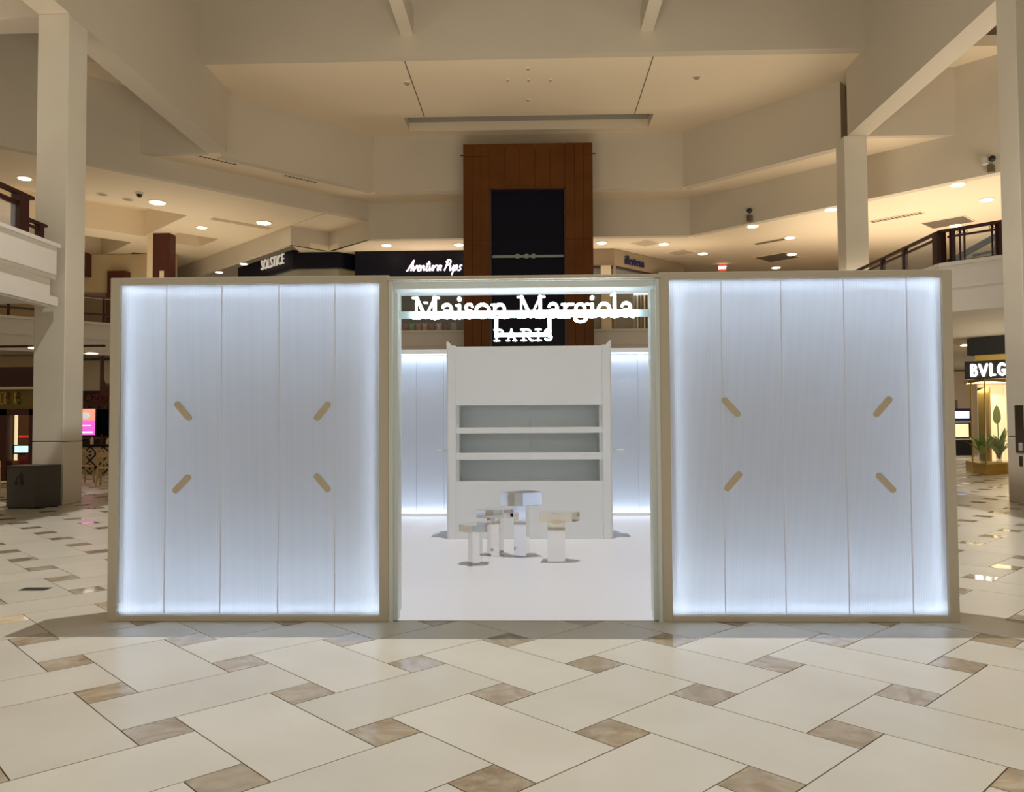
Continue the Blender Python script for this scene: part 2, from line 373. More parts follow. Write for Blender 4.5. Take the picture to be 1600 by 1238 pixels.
obj('lift_rail', m, mat('dim_steel', (.22, .24, .20), .5), t)
for sx, x in ((-1, TX0), (1, TX1)):
    obj('antenna', MB().bar((x, .1, 10.32), (x + sx * .1, .1, 10.32), .035), black, t)

# ------------------------------------------------------------------ PAVILION
YF, YB, ZP = 6.14, 6.58, 2.65
LEDC = (.64, .79, 1.0)
def lightbox(x0, x1, seams, label, stitches, e=1.0):
    t = thing('lightbox_wall', label, 'light wall', ((x0 + x1) / 2, YF, 0)); ox = -(x0 + x1) / 2
    w = .075; f = MB()
    f.box(x0 + ox, x0 + ox + w, 0, YB - YF, 0, ZP); f.box(x1 + ox - w, x1 + ox, 0, YB - YF, 0, ZP)
    obj('upright', MB().box(x0 + ox, x0 + ox + w, 0, YB - YF, 0, ZP), framem, t, bevel=.004)
    obj('upright', MB().box(x1 + ox - w, x1 + ox, 0, YB - YF, 0, ZP), framem, t, bevel=.004)
    obj('top_rail', MB().box(x0 + ox + w, x1 + ox - w, 0, YB - YF, ZP - .055, ZP), framem, t, bevel=.004)
    obj('bottom_rail', MB().box(x0 + ox + w, x1 + ox - w, 0, YB - YF, 0, .045), framem, t, bevel=.004)
    xs = [x0 + w] + seams + [x1 - w]
    for a, b in zip(xs[:-1], xs[1:]):
        obj('panel', B(a + ox + .0008, b + ox - .0008, .03, .036, .045, ZP - .055), polyc, t)
        obj('back_panel', B(a + ox + .004, b + ox - .004, YB - YF - .036, YB - YF - .03, .045, ZP - .055), polyc, t)
    for a in seams:
        obj('seam_profile', B(a + ox - .0035, a + ox + .0035, .024, .029, .045, ZP - .055), mat('seam_plastic', (.86, .88, .92), .3), t)
    m = MB().box(x0 + ox + w, x1 + ox - w, .10, .13, .048, .058).box(x0 + ox + w, x1 + ox - w, .11, .13, ZP - .07, ZP - .058)
    obj('led_strip', m, strip, t)
    for (p, q) in stitches:
        (ax, az), (bx, bz) = p, q; r = .024; L = math.hypot(bx - ax, bz - az); ang = math.atan2(bz - az, bx - ax); n = 10; pts = []
        for i in range(n + 1): a = math.pi / 2 + math.pi * i / n; pts.append((r * math.cos(a), r * math.sin(a)))
        for i in range(n + 1): a = -math.pi / 2 + math.pi * i / n; pts.append((L + r * math.cos(a), r * math.sin(a)))
        P = [(ax + ox + u * math.cos(ang) - v * math.sin(ang), az + u * math.sin(ang) + v * math.cos(ang)) for u, v in pts]; k = len(P)
        mb = MB().add([(x, .018, z) for x, z in P] + [(x, .031, z) for x, z in P], [tuple(range(k)), tuple(range(k, 2 * k))[::-1]] + [(i, k + i, k + (i + 1) % k, (i + 1) % k) for i in range(k)])
        obj('stitch_marker', mb, capm, t)
    cx, cz, wd, ht = (x0 + x1) / 2, ZP / 2, x1 - x0 - 2 * w, ZP - .11
    yl = YF + .085
    light('AREA', 'led_bottom', (cx, yl, .075), 27 * e, LEDC, wd, .025, aim=(cx, yl - .5, .075 + .95))
    light('AREA', 'led_top', (cx, yl, ZP - .085), 21 * e, LEDC, wd, .025, aim=(cx, yl - .5, ZP - 1.05))
    light('AREA', 'led_rear_bottom', (cx, YB - .09, .075), 17 * e, LEDC, wd, .025, aim=(cx, YB + .3, 1.5))
    light('AREA', 'led_rear_top', (cx, YB - .09, ZP - .085), 17 * e, LEDC, wd, .025, aim=(cx, YB + .3, ZP - 1.5))
    for x, sx in ((x0 + w + .03, 1), (x1 - w - .03, -1)):
        o = light('AREA', 'led_side', (x, yl, cz), (13 if (sx > 0) == (cx < 0) else 4) * e, LEDC, ht, .03, aim=None)
        o.rotation_euler = (0, -sx * math.pi / 2, 0)
    return t
def px2(x, y):   # helper on the front plane, pavilion metres
    return ((x - 833.2) / 1256.8 * 6.16, 1.5 + (662 - .0057 * (x - 820) - y) / 1256.8 * 6.16)
def st(*a): return [(px2(*p), px2(*q)) for p, q in a]
lightbox(-3.28, -1.105, [-2.85, -2.415, -1.968, -1.53], 'left glowing fluted light wall with four beige dashes, left of the doorway',
         st(((271, 632), (289, 653)), ((510, 632), (493, 653)), ((288, 747), (269, 767)), ((493, 745), (510, 765))))
lightbox(.968, 3.175, [1.443, 1.897, 2.37, 2.845], 'right glowing fluted light wall with four beige dashes, right of the doorway',
         st(((1131, 626), (1150, 647)), ((1383, 625), (1364, 647)), ((1151, 741), (1133, 762)), ((1366, 743), (1386, 764))))
# doorway frame with illuminated sign
t = thing('doorway_frame', 'white metal door frame and header between the two glowing walls', 'door frame', (-.06, YF, 0))
D0, D1, ox = -1.103, .966, .06
obj('jamb', B(D0 + ox, D0 + ox + .028, -.012, .40, 0, 2.60), alu, t); obj('jamb', B(D0 + ox + .028, D0 + ox + .062, .02, .12, 0, 2.52), alu, t)
obj('jamb', B(D1 + ox - .028, D1 + ox, -.012, .40, 0, 2.60), alu, t); obj('jamb', B(D1 + ox - .062, D1 + ox - .028, .02, .12, 0, 2.52), alu, t)
obj('header', MB().box(D0 + ox + .028, D1 + ox - .028, .02, .36, 2.545, 2.60).box(D0 + ox + .028, D1 + ox - .028, .0, .02, 2.595, 2.605), alu, t, bevel=.003)
obj('cornice', B(D0 + ox - .02, D1 + ox + .01, -.035, .40, 2.605, 2.632), framem, t, bevel=.004)
# sign
sg = thing('shop_sign', 'glowing white serif lettering Maison Margiela Paris hung in the doorway header', 'sign', (-.06, YF + .05, 0))
def zpx(y, x=820): return 1.5 + (662 - .0057 * (x - 820) - y) / 1256.8 * 6.19
def xpx(x): return (x - 833.2) / 1256.8 * 6.19
obj('crossbar', B(-.98, .96, .02, .045, zpx(495), zpx(484)), ledb, sg)
for x in (776, 860): obj('bracket', B(xpx(x) + .06 - .014, xpx(x) + .06 + .014, .02, .04, zpx(527), zpx(490)), ledb, sg)
obj('lower_crossbar', B(xpx(778) + .06, xpx(858) + .06, .02, .04, zpx(525.5), zpx(519)), ledb, sg)
def arc(cx, cy, rx, ry, a0, a1, n=10): return [(cx + rx * math.cos(R(a0 + (a1 - a0) * i / n)), cy + ry * math.sin(R(a0 + (a1 - a0) * i / n))) for i in range(n + 1)]
K, H = 1.25, .75   # stroke weights
GL = {
 'M': [(.7, [(.13, 0), (.13, 1)]), (1.2, [(.15, 1), (.49, .04)]), (.7, [(.49, .04), (.84, 1)]), (1.3, [(.84, 0), (.84, 1)]), (.7, [(0, 0), (.27, 0)]), (.7, [(0, 1), (.2, 1)]), (.7, [(.8, 1), (1, 1)]), (.7, [(.68, 0), (1, 0)])],
 'a': [(1., arc(.42, .47, .32, .19, 165, 0)), (1.2, [(.74, .48), (.74, .05), (1.0, .0)]), (.8, arc(.40, .17, .34, .17, 70, 330))],
 'i': [(1.2, [(.5, 0), (.5, .62)]), (.7, [(.05, 0), (.95, 0)]), (.7, [(.1, .62), (.5, .62)]), (1.7, [(.5, .92), (.505, .925)])],
 's': [(1., arc(.5, .50, .38, .16, 20, 260)), (1., arc(.5, .17, .4, .17, 90, -160))],
 'o': [(1.1, arc(.5, .33, .40, .32, 0, 360, 18))],
 'n': [(1.1, [(.2, 0), (.2, .62)]), (1.1, arc(.5, .4, .28, .24, 160, 0) + [(.78, 0)]), (.7, [(0, 0), (.42, 0)]), (.7, [(.58, 0), (1, 0)]), (.7, [(0, .62), (.2, .62)])],
 'r': [(1.1, [(.3, 0), (.3, .62)]), (.9, [(.3, .42), (.55, .62), (.95, .62)]), (.7, [(.02, 0), (.7, 0)]), (.7, [(.05, .62), (.3, .62)])],
 'g': [(1., arc(.45, .42, .32, .21, 0, 360, 14)), (.8, [(.7, .56), (.98, .64)]), (.8, [(.25, .22), (.2, .06), (.7, .04)]), (.9, arc(.47, -.1, .42, .14, 0, 360, 14))],
 'l': [(1.2, [(.5, 0), (.5, 1.1)]), (.7, [(.1, 0), (.95, 0)]), (.7, [(.1, 1.05), (.5, 1.1)])],
 'P': [(1.2, [(.25, 0), (.25, 1)]), (.8, [(0, 0), (.55, 0)]), (.9, [(0, 1), (.55, 1)] + arc(.55, .74, .36, .26, 90, -90) + [(.25, .48)])],
 'A': [(.8, [(.14, 0), (.5, 1)]), (1.2, [(.5, 1), (.86, 0)]), (.7, [(.27, .34), (.73, .34)]), (.8, [(0, 0), (.3, 0)]), (.8, [(.66, 0), (1, 0)])],
 'R': [(1.2, [(.22, 0), (.22, 1)]), (.8, [(0, 0), (.44, 0)]), (.9, [(0, 1), (.5, 1)] + arc(.5, .76, .3, .24, 90, -90) + [(.22, .52)]), (1.1, [(.5, .5), (.82, 0), (1, 0)])],
 'I': [(1.3, [(.5, 0), (.5, 1)]), (.8, [(.05, 0), (.95, 0)]), (.8, [(.05, 1), (.95, 1)])],
 'S': [(1.1, arc(.5, .74, .38, .25, 30, 265)), (1.1, arc(.5, .25, .4, .25, 90, -155))],
 'L': [(1.3, [(.2, 0), (.2, 1)]), (1., [(.2, .02), (.95, .02)])], 'B': [(1.3, [(.2, 0), (.2, 1)]), (1., [(.2, 1), (.5, 1)] + arc(.5, .77, .28, .23, 90, -90) + [(.2, .53)]), (1., [(.2, .53)] + arc(.55, .27, .35, .26, 90, -90) + [(.2, 0)])],
 'V': [(1.2, [(.05, 1), (.5, 0), (.95, 1)])], 'G': [(1.2, arc(.55, .5, .45, .5, 45, 330) + [(.95, .42), (.62, .42)])],
}
def glyph(ch, w, h, wt, dep):
    mb = MB()
    for k, pts in GL[ch]:
        r = wt * k / 2; P = [(x * w, y * h) for x, y in pts]
        for (ax, az), (bx, bz) in zip(P[:-1], P[1:]):
            L = math.hypot(bx - ax, bz - az) or 1e-4; c, s_ = (bx - ax) / L, (bz - az) / L; out = []
            for i in range(7): a = math.pi / 2 + math.pi * i / 6; out.append((r * math.cos(a), r * math.sin(a)))
            for i in range(7): a = -math.pi / 2 + math.pi * i / 6; out.append((L + r * math.cos(a), r * math.sin(a)))
            q = [(ax + u * c - v * s_, az + u * s_ + v * c) for u, v in out]; n = len(q)
            mb.add([(x, 0, z) for x, z in q] + [(x, dep, z) for x, z in q], [tuple(range(n)), tuple(range(n, 2 * n))[::-1]] + [(i, n + i, n + (i + 1) % n, (i + 1) % n) for i in range(n)])
    return mb
def sign_row(parent, chars, ybase, hpx, wt, m_):
    for ch, a, b in chars:
        w = (b - a) / 1256.8 * 6.19
        obj('letter', glyph(ch, w, hpx / 1256.8 * 6.19, wt, .03), m_, parent, loc=(xpx(a) + .06, -.02, zpx(ybase, 820)))
sign_row(sg, [('M', 645, 686), ('a', 690, 711), ('i', 712, 725), ('s', 727, 741), ('o', 742, 768), ('n', 769, 795),
              ('M', 810, 852), ('a', 857, 877), ('r', 878, 898), ('g', 898, 920), ('i', 920, 933), ('o', 934, 956), ('l', 955, 968), ('a', 971, 991)], 495.5, 32, .020, ledw)
sign_row(sg, [('P', 773, 788), ('A', 792, 808), ('R', 815, 834), ('I', 837, 847), ('S', 851, 864)], 532, 17, .0125, ledw)
light('AREA', 'sign_glow', (-.06, YF + .03, 2.33), 9, (.75, .92, 1), 1.7, .15, aim=(-.06, YF + 1, 2.33))

# floor deck
o = obj('pavilion_floor', B(-3.26, 3.12, YF + .02, 13.3, .0005, .006), pfloor); tag(o, 'smooth white vinyl floor spread inside the pavilion', 'floor covering')
# rear wall of the pavilion
t = thing('rear_light_wall', 'long glowing fluted wall at the back of the pavilion behind the shelves', 'light wall', (-.06, 13.1, 0))
xs = [-3.2 + .451 * k for k in range(15)]
for a, b in zip(xs[:-1], xs[1:]):
    obj('panel', B(a + .004, b - .004, 0, .006, .06, 2.64), polyc, t)
    obj('seam_profile', B(b - .006, b + .006, -.012, -.002, .06, 2.64), mat('seam_plastic_rear', (.62, .64, .68), .3), t)
obj('top_rail', B(-3.25, 3.2, -.10, .4, 2.64, 2.71), whitep, t); obj('bottom_rail', B(-3.25, 3.2, -.03, .4, .0, .055), whitep, t)
obj('backing', B(-3.25, 3.2, .34, .4, .055, 2.64), whitep, t)
obj('side_post', B(-3.25, -3.2, 0, .34, .055, 2.64), whitep, t); obj('side_post', B(3.15, 3.2, 0, .34, .055, 2.64), whitep, t)
obj('led_strip', B(-3.18, 3.13, -.075, -.055, 2.625, 2.64), strip, t); obj('led_strip', B(-3.18, 3.13, -.028, -.006, .056, .07), strip, t)
light('AREA', 'rear_led_bottom', (-.06, 13.16, .08), 44, LEDC, 6.2, .03, aim=(-.06, 13.16, 3))
light('AREA', 'rear_led_top', (-.06, 13.16, 2.6), 44, LEDC, 6.2, .03, aim=(-.06, 13.16, 0))
light('AREA', 'rear_led_top_front', (-.06, 13.03, 2.62), 14, LEDC, 6.2, .03, aim=(-.06, 13.10, 0))
light('AREA', 'rear_led_bottom_front', (-.06, 13.06, .075), 4, LEDC, 6.2, .02, aim=(-.06, 13.12, 3))
# shelving unit
t = thing('shelving_unit', 'tall white shelving unit with three wide recessed shelves standing in the pavilion', 'shelving', (-.04, 10.48, 0))
SX0, SX1, ZT = -1.09, 1.05, 2.51; SX0 += .02; SX1 -= .01
iz = [.75, 1.03, 1.12, 1.375, 1.45, 1.74]
obj('upright', B(SX0, SX0 + .10, -.03, .5, .007, ZT + .01), whitep, t, bevel=.003); obj('upright', B(SX1 - .10, SX1, -.03, .5, .007, ZT + .01), whitep, t, bevel=.003)
obj('upper_panel', B(SX0 + .10, SX1 - .10, 0, .5, iz[5], ZT), whitep, t, bevel=.003); obj('lower_panel', B(SX0 + .10, SX1 - .10, 0, .5, .007, iz[0]), whitep, t, bevel=.003)
obj('shelf', B(SX0 + .10, SX1 - .10, 0, .44, iz[1], iz[2]), whitep, t, bevel=.003); obj('shelf', B(SX0 + .10, SX1 - .10, 0, .44, iz[3], iz[4]), whitep, t, bevel=.003)
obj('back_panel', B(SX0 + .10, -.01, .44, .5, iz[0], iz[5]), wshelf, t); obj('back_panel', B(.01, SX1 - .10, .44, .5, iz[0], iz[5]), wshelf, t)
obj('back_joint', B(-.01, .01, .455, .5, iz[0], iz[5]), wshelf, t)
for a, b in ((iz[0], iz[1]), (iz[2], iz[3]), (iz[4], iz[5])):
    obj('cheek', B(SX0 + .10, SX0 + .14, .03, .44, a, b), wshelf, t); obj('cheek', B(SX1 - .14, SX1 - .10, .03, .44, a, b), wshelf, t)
obj('rear_fin', MB().prism([(0, 0), (.3, 0), (0, .01)], 0, 1).mesh and B(SX0 - .02, SX0 + .0, .0, .5, 0.007, ZT + .07), whitep, t)
obj('rear_fin', B(SX1, SX1 + .02, .0, .5, .007, ZT + .07), whitep, t)
obj('side_shelf', B(SX0 - .17, SX0 - .02, .05, .4, 1.13, 1.15), alu, t); obj('side_shelf', B(SX1 + .02, SX1 + .2, .05, .4, 1.11, 1.15), alu, t)

# mirrored stools
def ngon(r, n, a0, sx=1., sy=1.): return [(r * sx * math.cos(R(a0) + 2 * math.pi * i / n), r * sy * math.sin(R(a0) + 2 * math.pi * i / n)) for i in range(n)]
def stool(x, y, h, top, th, leg, label, rz=0., bands=False):
    t = thing('display_plinth', label, 'plinth', (x, y, .0065), R(rz), 'mirrored plinths in the pavilion')
    obj('top', MB().prism(top, h - th, h), chrome, t, bevel=.002)
    obj('leg', MB().prism(leg, 0, h - th), chrome, t, bevel=.002)
    return t
stool(-.63, 8.66, .42, ngon(.18, 6, 20), .075, ngon(.078, 6, 12), 'smallest mirror-finish mushroom plinth with hexagonal top, front left')
stool(-.44, 9.2, .52, [(-.21, -.07), (.10, -.10), (.21, -.04), (.12, .17), (-.12, .15)], .095, ngon(.095, 6, 0), 'mid-height mirror plinth with flat wide top, between the smallest and tallest')
stool(-.14, 9.15, .72, [(-.23, -.10), (.02, -.14), (.23, -.06), (.15, .17), (.02, .2)], .15, ngon(.10, 4, 30), 'tallest mirror-finish plinth with thick top, centre of the group')
stool(.24, 8.82, .53, [(-.18, -.13), (.17, -.13), (.26, .02), (.12, .14), (-.14, .14)], .10, [(-.095, -.09), (.095, -.09), (.1, .07), (-.09, .07)], 'mirror plinth with square leg and flat front standing on the right')

# ------------------------------------------------------------------ GALLERY SHOPS
def text_obj(body, size, m_, parent, loc, rz=0., shear=0., dep=.02, sx=1.):
    cu = bpy.data.curves.new('lettering', 'FONT'); cu.body = body; cu.size = size; cu.shear = shear; cu.extrude = dep; cu.align_x = 'CENTER'; cu.resolution_u = 2
    o = bpy.data.objects.new('tmp', cu); COL.objects.link(o); dg = bpy.context.evaluated_depsgraph_get()
    me = bpy.data.meshes.new_from_object(o.evaluated_get(dg)); bpy.data.objects.remove(o)
    me.materials.clear(); me.materials.append(m_); me.name = 'lettering'
    p = bpy.data.objects.new('lettering', me); COL.objects.link(p); p.location = loc; p.rotation_euler = (math.pi / 2, 0, rz); p.scale = (sx, 1, 1)
    p.parent = parent; return p
# left corner shop (sunglasses shop)
t = thing('corner_shopfront', 'black angular shopfront fascia reading SOLSTICE on the upper gallery', 'shopfront')
pth = [(-12.7, 34.2), (-9.3, 30.8), (-7.5, 30.8), (-6.9, 31.4)]
obj('fascia', MB().wall(pth[:2], 7.58, 8.30, .25).wall(pth[1:], 7.58, 8.195, .25), navyw, t)
obj('shop_wall', MB().wall([(-12.6, 36.2), (-9.2, 32.8), (-6.5, 32.8)], 4.76, 8.19, .2), mat('dim_olive_wall', (.30, .25, .14), .6), t)
obj('glass', MB().wall([(-12.5, 34.2), (-9.3, 31.0), (-7.55, 31.0)], 4.76, 7.58, .03), glass, t)
text_obj('SOLSTICE', .58, signs, t, (-10.42, 31.80, 7.84), -math.pi / 4, 0, .03, .78)
tag(obj('shop_lamp', MB().cyl((0, 0), .25, .3, 0, .06), mat('green_white_lamp', (1, 1, .8), .5, emit=(.9, 1, .7), es=1.0), loc=(-7.9, 32.3, 7.2)), 'bright ceiling lamp glowing inside the black corner shop', 'lamp')
# pet shop
t = thing('pet_shopfront', 'dark navy shopfront with pink script sign Aventura Pups beside the tower', 'shopfront')
obj('fascia', B(-6.85, -1.5, 30.75, 31.0, 7.0, 8.195), navyw, t)
obj('glass', B(-6.8, -1.5, 31.3, 31.33, 4.76, 7.0), glass, t)
obj('counter', B(-6.8, -1.6, 31.45, 31.9, 4.76, 5.05), black, t)
obj('back_wall', B(-6.9, -1.4, 34, 34.2, 4.76, 8.19), mat('dark_teal_wall', (.022, .027, .033), .6), t)
for k in range(7): obj('slat', B(-6.7 + k * .17, -6.6 + k * .17, 33.9, 33.96, 5.9, 7.6), mat('slat_brown', (.20, .12, .06), .6), t)
obj('shelf', B(-6.8, -5.2, 33.5, 33.9, 5.75, 5.85), black, t)
obj('price_board', B(-3.2, -3.0, 31.5, 31.53, 5.05, 5.5), tanl, t)
obj('lamp', B(-4.45, -4.3, 32.6, 32.9, 6.45, 6.5), signw, t)
SC = {'A': [[(0, .05), (.12, 0), (.35, .45), (.6, 1), (.62, .5), (.6, 0)], [(.2, .42), (.75, .45)]], 'v': [[(0, .5), (.2, 0), (.45, .5), (.6, .45)]], 'e': [[(0, .2), (.4, .35), (.3, .52), (.1, .35), (.15, .05), (.4, 0), (.6, .15)]],
  'n': [[(0, .5), (.05, 0)], [(.05, .3), (.3, .5), (.4, .4), (.4, .05), (.6, .1)]], 't': [[(.3, .9), (.15, .1), (.3, 0), (.55, .12)], [(0, .62), (.55, .66)]], 'u': [[(0, .5), (.02, .1), (.15, 0), (.4, .3), (.42, .5), (.4, .05), (.6, .1)]],
  'r': [[(0, .5), (.05, 0)], [(.05, .3), (.3, .52), (.55, .42)]], 'a': [[(.42, .42), (.2, .52), (0, .25), (.1, 0), (.35, .2), (.44, .5), (.42, .05), (.6, .1)]], 'P': [[(.25, .95), (.1, 0)], [(0, .75), (.2, 1), (.6, .95), (.65, .65), (.2, .45)]],
  'p': [[(.1, .5), (-.05, -.4)], [(.08, .35), (.3, .52), (.45, .3), (.3, .05), (.05, .05)]], 's': [[(.45, .45), (.2, .5), (.15, .35), (.4, .15), (.25, 0), (0, .05)]]}
x_ = -4.85
for ch in 'Aventura Pups':
    if ch == ' ': x_ += .10; continue
    mb = MB()
    for pl in SC[ch]:
        for p_, q_ in zip(pl[:-1], pl[1:]):
            k_ = .42; mb.bar((p_[0] * .29 + p_[1] * k_ * .3, 0, p_[1] * k_), (q_[0] * .29 + q_[1] * k_ * .3, 0, q_[1] * k_), .05, .05)
    obj('letter', mb, signp, t, loc=(x_, 30.70, 7.40)); x_ += .215 if ch in 'AP' else .16
toyc = [((.5, .42, .3), 'beige'), ((.35, .04, .03), 'dark red'), ((.08, .4, .03), 'bright green'), ((.4, .16, .05), 'brown'), ((.55, .35, .25), 'pink'), ((.3, .05, .04), 'maroon'), ((.6, .5, .38), 'cream'), ((.1, .06, .04), 'black')]
poses = [-5.15, -4.93, -4.72, -4.5, -4.28, -3.95, -3.55, -3.3]
for (c, nm), x in zip(toyc, [-5.3, -5.04, -4.78, -4.52, -4.26, -4.0, -3.7, -3.4]):
    mm = mat('plush_' + nm.replace(' ', '_'), c, .9)
    t2 = thing('plush_toy', nm + ' plush toy sitting on the pet shop counter ledge', 'toy', (x - .0, 31.62, 5.05), group='plush toys in the pet shop window')
    obj('body', MB().ball((0, 0, .13), .12, 1, .9, 1.1), mm, t2, smooth=True)
    obj('head', MB().ball((0, -.03, .33), .10), mm, t2, smooth=True)
    obj('ear', MB().ball((-.07, -.03, .42), .035), mm, t2); obj('ear', MB().ball((.07, -.03, .42), .035), mm, t2)
for x, nm in ((-6.3, 'left'), (-5.75, 'right')):
    t2 = thing('bust_toy', 'dark plush animal with pale head on the %s of the high shop shelf' % nm, 'toy', (x, 33.7, 5.85), group='dark plush animals on the shelf')
    obj('body', MB().ball((0, 0, .17), .2, 1.1, .8, .85), black, t2, smooth=True); obj('head', MB().ball((.05, 0, .42), .1, .8, .8, 1.3), cream, t2, smooth=True)
# optician on the right
t = thing('optician_shopfront', 'tan angular shopfront with small dark blue lettering illesteva right of the tower', 'shopfront')
obj('fascia', MB().wall([(2.0, 30.75), (3.15, 30.75), (6.4, 34.0)], 7.52, 8.19, .25), tanl, t)
obj('fascia_edge', MB().wall([(2.0, 30.72), (3.15, 30.72), (6.4, 33.97)], 7.47, 7.53, .25), darkr, t)
obj('window_wall', MB().wall([(2.0, 32.2), (6.4, 32.2)], 4.76, 7.47, .2), mat('olive_shop_wall', (.19, .155, .085), .6), t)
obj('glass', MB().wall([(2.0, 30.85), (3.15, 30.85), (6.4, 34.1)], 4.76, 7.47, .03), glass, t)
obj('pillar', B(2.62, 3.0, 30.5, 30.7, 4.76, 7.5), cream, t)
obj('pillar', B(3.08, 3.2, 30.6, 30.75, 4.76, 7.5), tanl, t)
for k in range(6): obj('display_rod', B(4.0 + k * .14, 4.05 + k * .14, 31.9, 32.0, 4.9, 7.3), cream if k % 2 else tanl, t)
obj('light_row', B(4.0, 4.7, 31.7, 31.76, 6.56, 6.6), signw, t)
obj('case', B(3.35, 3.95, 31.2, 31.6, 4.76, 5.12), cream, t); obj('drawer_stack', B(2.15, 2.6, 31.2, 31.6, 4.76, 5.2), black, t)
text_obj('illesteva', .5, mat('navy_letter', (.01, .012, .06), .3, emit=(.5, .5, 1), es=.01), t, (4.02, 31.58, 7.68), math.pi / 4, 0, .05, .75)
o = obj('exit_sign', B(-.16, .16, -.03, .03, -.14, .14), mat('exit_red', (.5, .04, .02), .5, emit=(1, .12, .05), es=.5), loc=(8.05, 34.1, 8.05)); tag(o, 'small red lit exit sign hanging under the right gallery ceiling', 'sign')
lt = text_obj('EXIT', .17, signw, o, (0, -.035, -.06)); 
# brown clad column and far left shop wall on the gallery
t = thing('wood_column', 'dark red wood-clad pillar on the upper gallery above the left light wall', 'column', (-14.3, 30.4, 4.75))
obj('cladding', B(-.30, .36, 0, .5, 0, 4.17), redb, t); obj('cream_edge', B(-.52, -.30, -.02, .5, 0, 4.17), cream, t); obj('sign_plate', B(-.02, .14, -.03, 0, 1.9, 2.7), cream, t)
t = thing('gallery_railing', 'dark railing with glass on the far left upper gallery', 'railing')
rp = [(-18, 21.7), (-11, 28.7)]
for z in (5.12, 5.68): obj('rail', MB().bar((-18, 21.8, z), (-11, 28.8, z), .07), darkr, t)
for k in range(8):
    x = -17.8 + k * .95; obj('post', MB().bar((x, x + 39.8, 4.83), (x, x + 39.8, 5.7), .06), darkr, t)
t = thing('gallery_shop_wall', 'far left upper shop wall with red-brown pier and cream panels', 'shopfront')
obj('wall', B(-24, -15.4, 34, 34.3, 4.76, 8.9), mat('warm_shop_wall', (.55, .42, .24), .6), t)
obj('pier', B(-18.1, -17.3, 33.6, 34, 4.76, 8.1), redb, t); obj('opening', B(-19.5, -18.3, 33.9, 34, 4.76, 7.2), tan, t); obj('beam', B(-20.5, -19.0, 33.5, 34, 7.9, 8.9), redb, t)
obj('plate', B(-17.65, -17.45, 33.57, 33.6, 5.9, 6.3), cream, t)

# ------------------------------------------------------------------ RAILINGS near
t = thing('balcony_railing_left', 'dark brown wooden balcony handrail at the left edge of the photo', 'railing'); t.name = 'balcony_railing'
X = -9.12
obj('handrail', MB().box(X - .06, X + .06, 6, 14.30, 5.62, 5.68), darkr, t); obj('sub_rail', MB().box(X - .03, X + .03, 6, 14.1, 5.42, 5.50), darkr, t)
obj('newel_post', B(X - .08, X + .08, 13.85, 14.12, 4.95, 5.62), darkr, t)
obj('low_rail', B(X - .05, X + .05, 14.1, 14.72, 5.22, 5.27), darkr, t); obj('low_sub_rail', B(X - .03, X + .03, 14.1, 14.6, 5.13, 5.17), darkr, t)
obj('low_post', B(X - .05, X + .05, 14.48, 14.62, 4.95, 5.22), darkr, t); obj('glass', B(X - .006, X + .006, 6, 13.9, 4.97, 5.42), glass, t)
m = MB().bar((-10.2, 14.4, 4.8), (-10.2, 14.4, 5.65), .08).bar((-10.5, 14.4, 4.8), (-10.5, 14.4, 5.5), .08)
obj('inner_post', m, darkr, t)
t = thing('balcony_railing', 'dark brown handrail with thin balusters on the right gallery beside the column', 'railing')
ZR = 4.83
def rb(nm, p, q, w, h=None): return obj(nm, MB().bar(p, q, w, h), darkr, t)
rb('handrail', (8.75, 17.35, 5.56), (8.75, 25.6, 5.56), .08, .06); rb('handrail', (8.75, 17.35, 5.56), (10.6, 15.5, 5.56), .08, .06)
rb('sub_rail', (8.75, 17.6, 5.43), (8.75, 25.6, 5.43), .05, .05); rb('sub_rail', (8.85, 17.25, 5.42), (10.6, 15.5, 5.42), .05, .04)
rb('corner_post', (8.77, 17.45, ZR), (8.77, 17.45, 5.56), .2)
for y in (19.0, 20.2, 21.6, 23, 24.4): rb('post', (8.75, y, ZR), (8.75, y, 5.54), .1)
for d, w in ((.22, .09), (.36, .03), (.44, .03), (1.05 - .12, .03), (1.05 - .05, .03), (1.07, .1), (1.2, .05), (1.6, .08)):
    x = 8.75 + d * .75; rb('baluster', (x, 26.1 - x, ZR), (x, 26.1 - x, 5.54), w)
for k, d in enumerate((.40, .98)):
    m = MB(); 
    for q_ in (-1, 0, 1):
        x = 8.75 + (d + q_ * .07) * .75; r_ = .035
        ring = lambda f: [(x + f * r_ * .7 * math.cos(R(a)), 26.1 - x - f * r_ * .7 * math.cos(R(a)), 5.485 + f * r_ * math.sin(R(a))) for a in range(0, 360, 45)]
        m.add(ring(1) + ring(.6), [(i, (i + 1) % 8, 8 + (i + 1) % 8, 8 + i) for i in range(8)])
    obj('scroll', m, darkr, t)
m = MB().wall([(8.74, 17.6), (8.74, 25.6)], 4.86, 5.40, .01).wall([(10.4, 15.7), (8.9, 17.2)], 4.86, 5.40, .01)
obj('glass', m, glass, t)
t = thing('angular_frame', 'black slanted frame with triangular cut-outs behind the right gallery railing', 'frame', (10.2, 18.4, 4.75))
m = MB().bar((-.75, 0, .35), (.35, 0, .95), .06, .14).bar((.35, 0, .95), (.30, 0, .1), .06, .09).bar((-.7, 0, .33), (.3, 0, .45), .06, .12).bar((-.2, 0, .5), (.3, 0, .6), .05, .06)
obj('frame', m, black, t); obj('plinth', B(-.75, .30, -.05, .3, .08, .38), black, t); obj('foot', B(-.8, .25, -.1, .35, 0, .08), black, t)

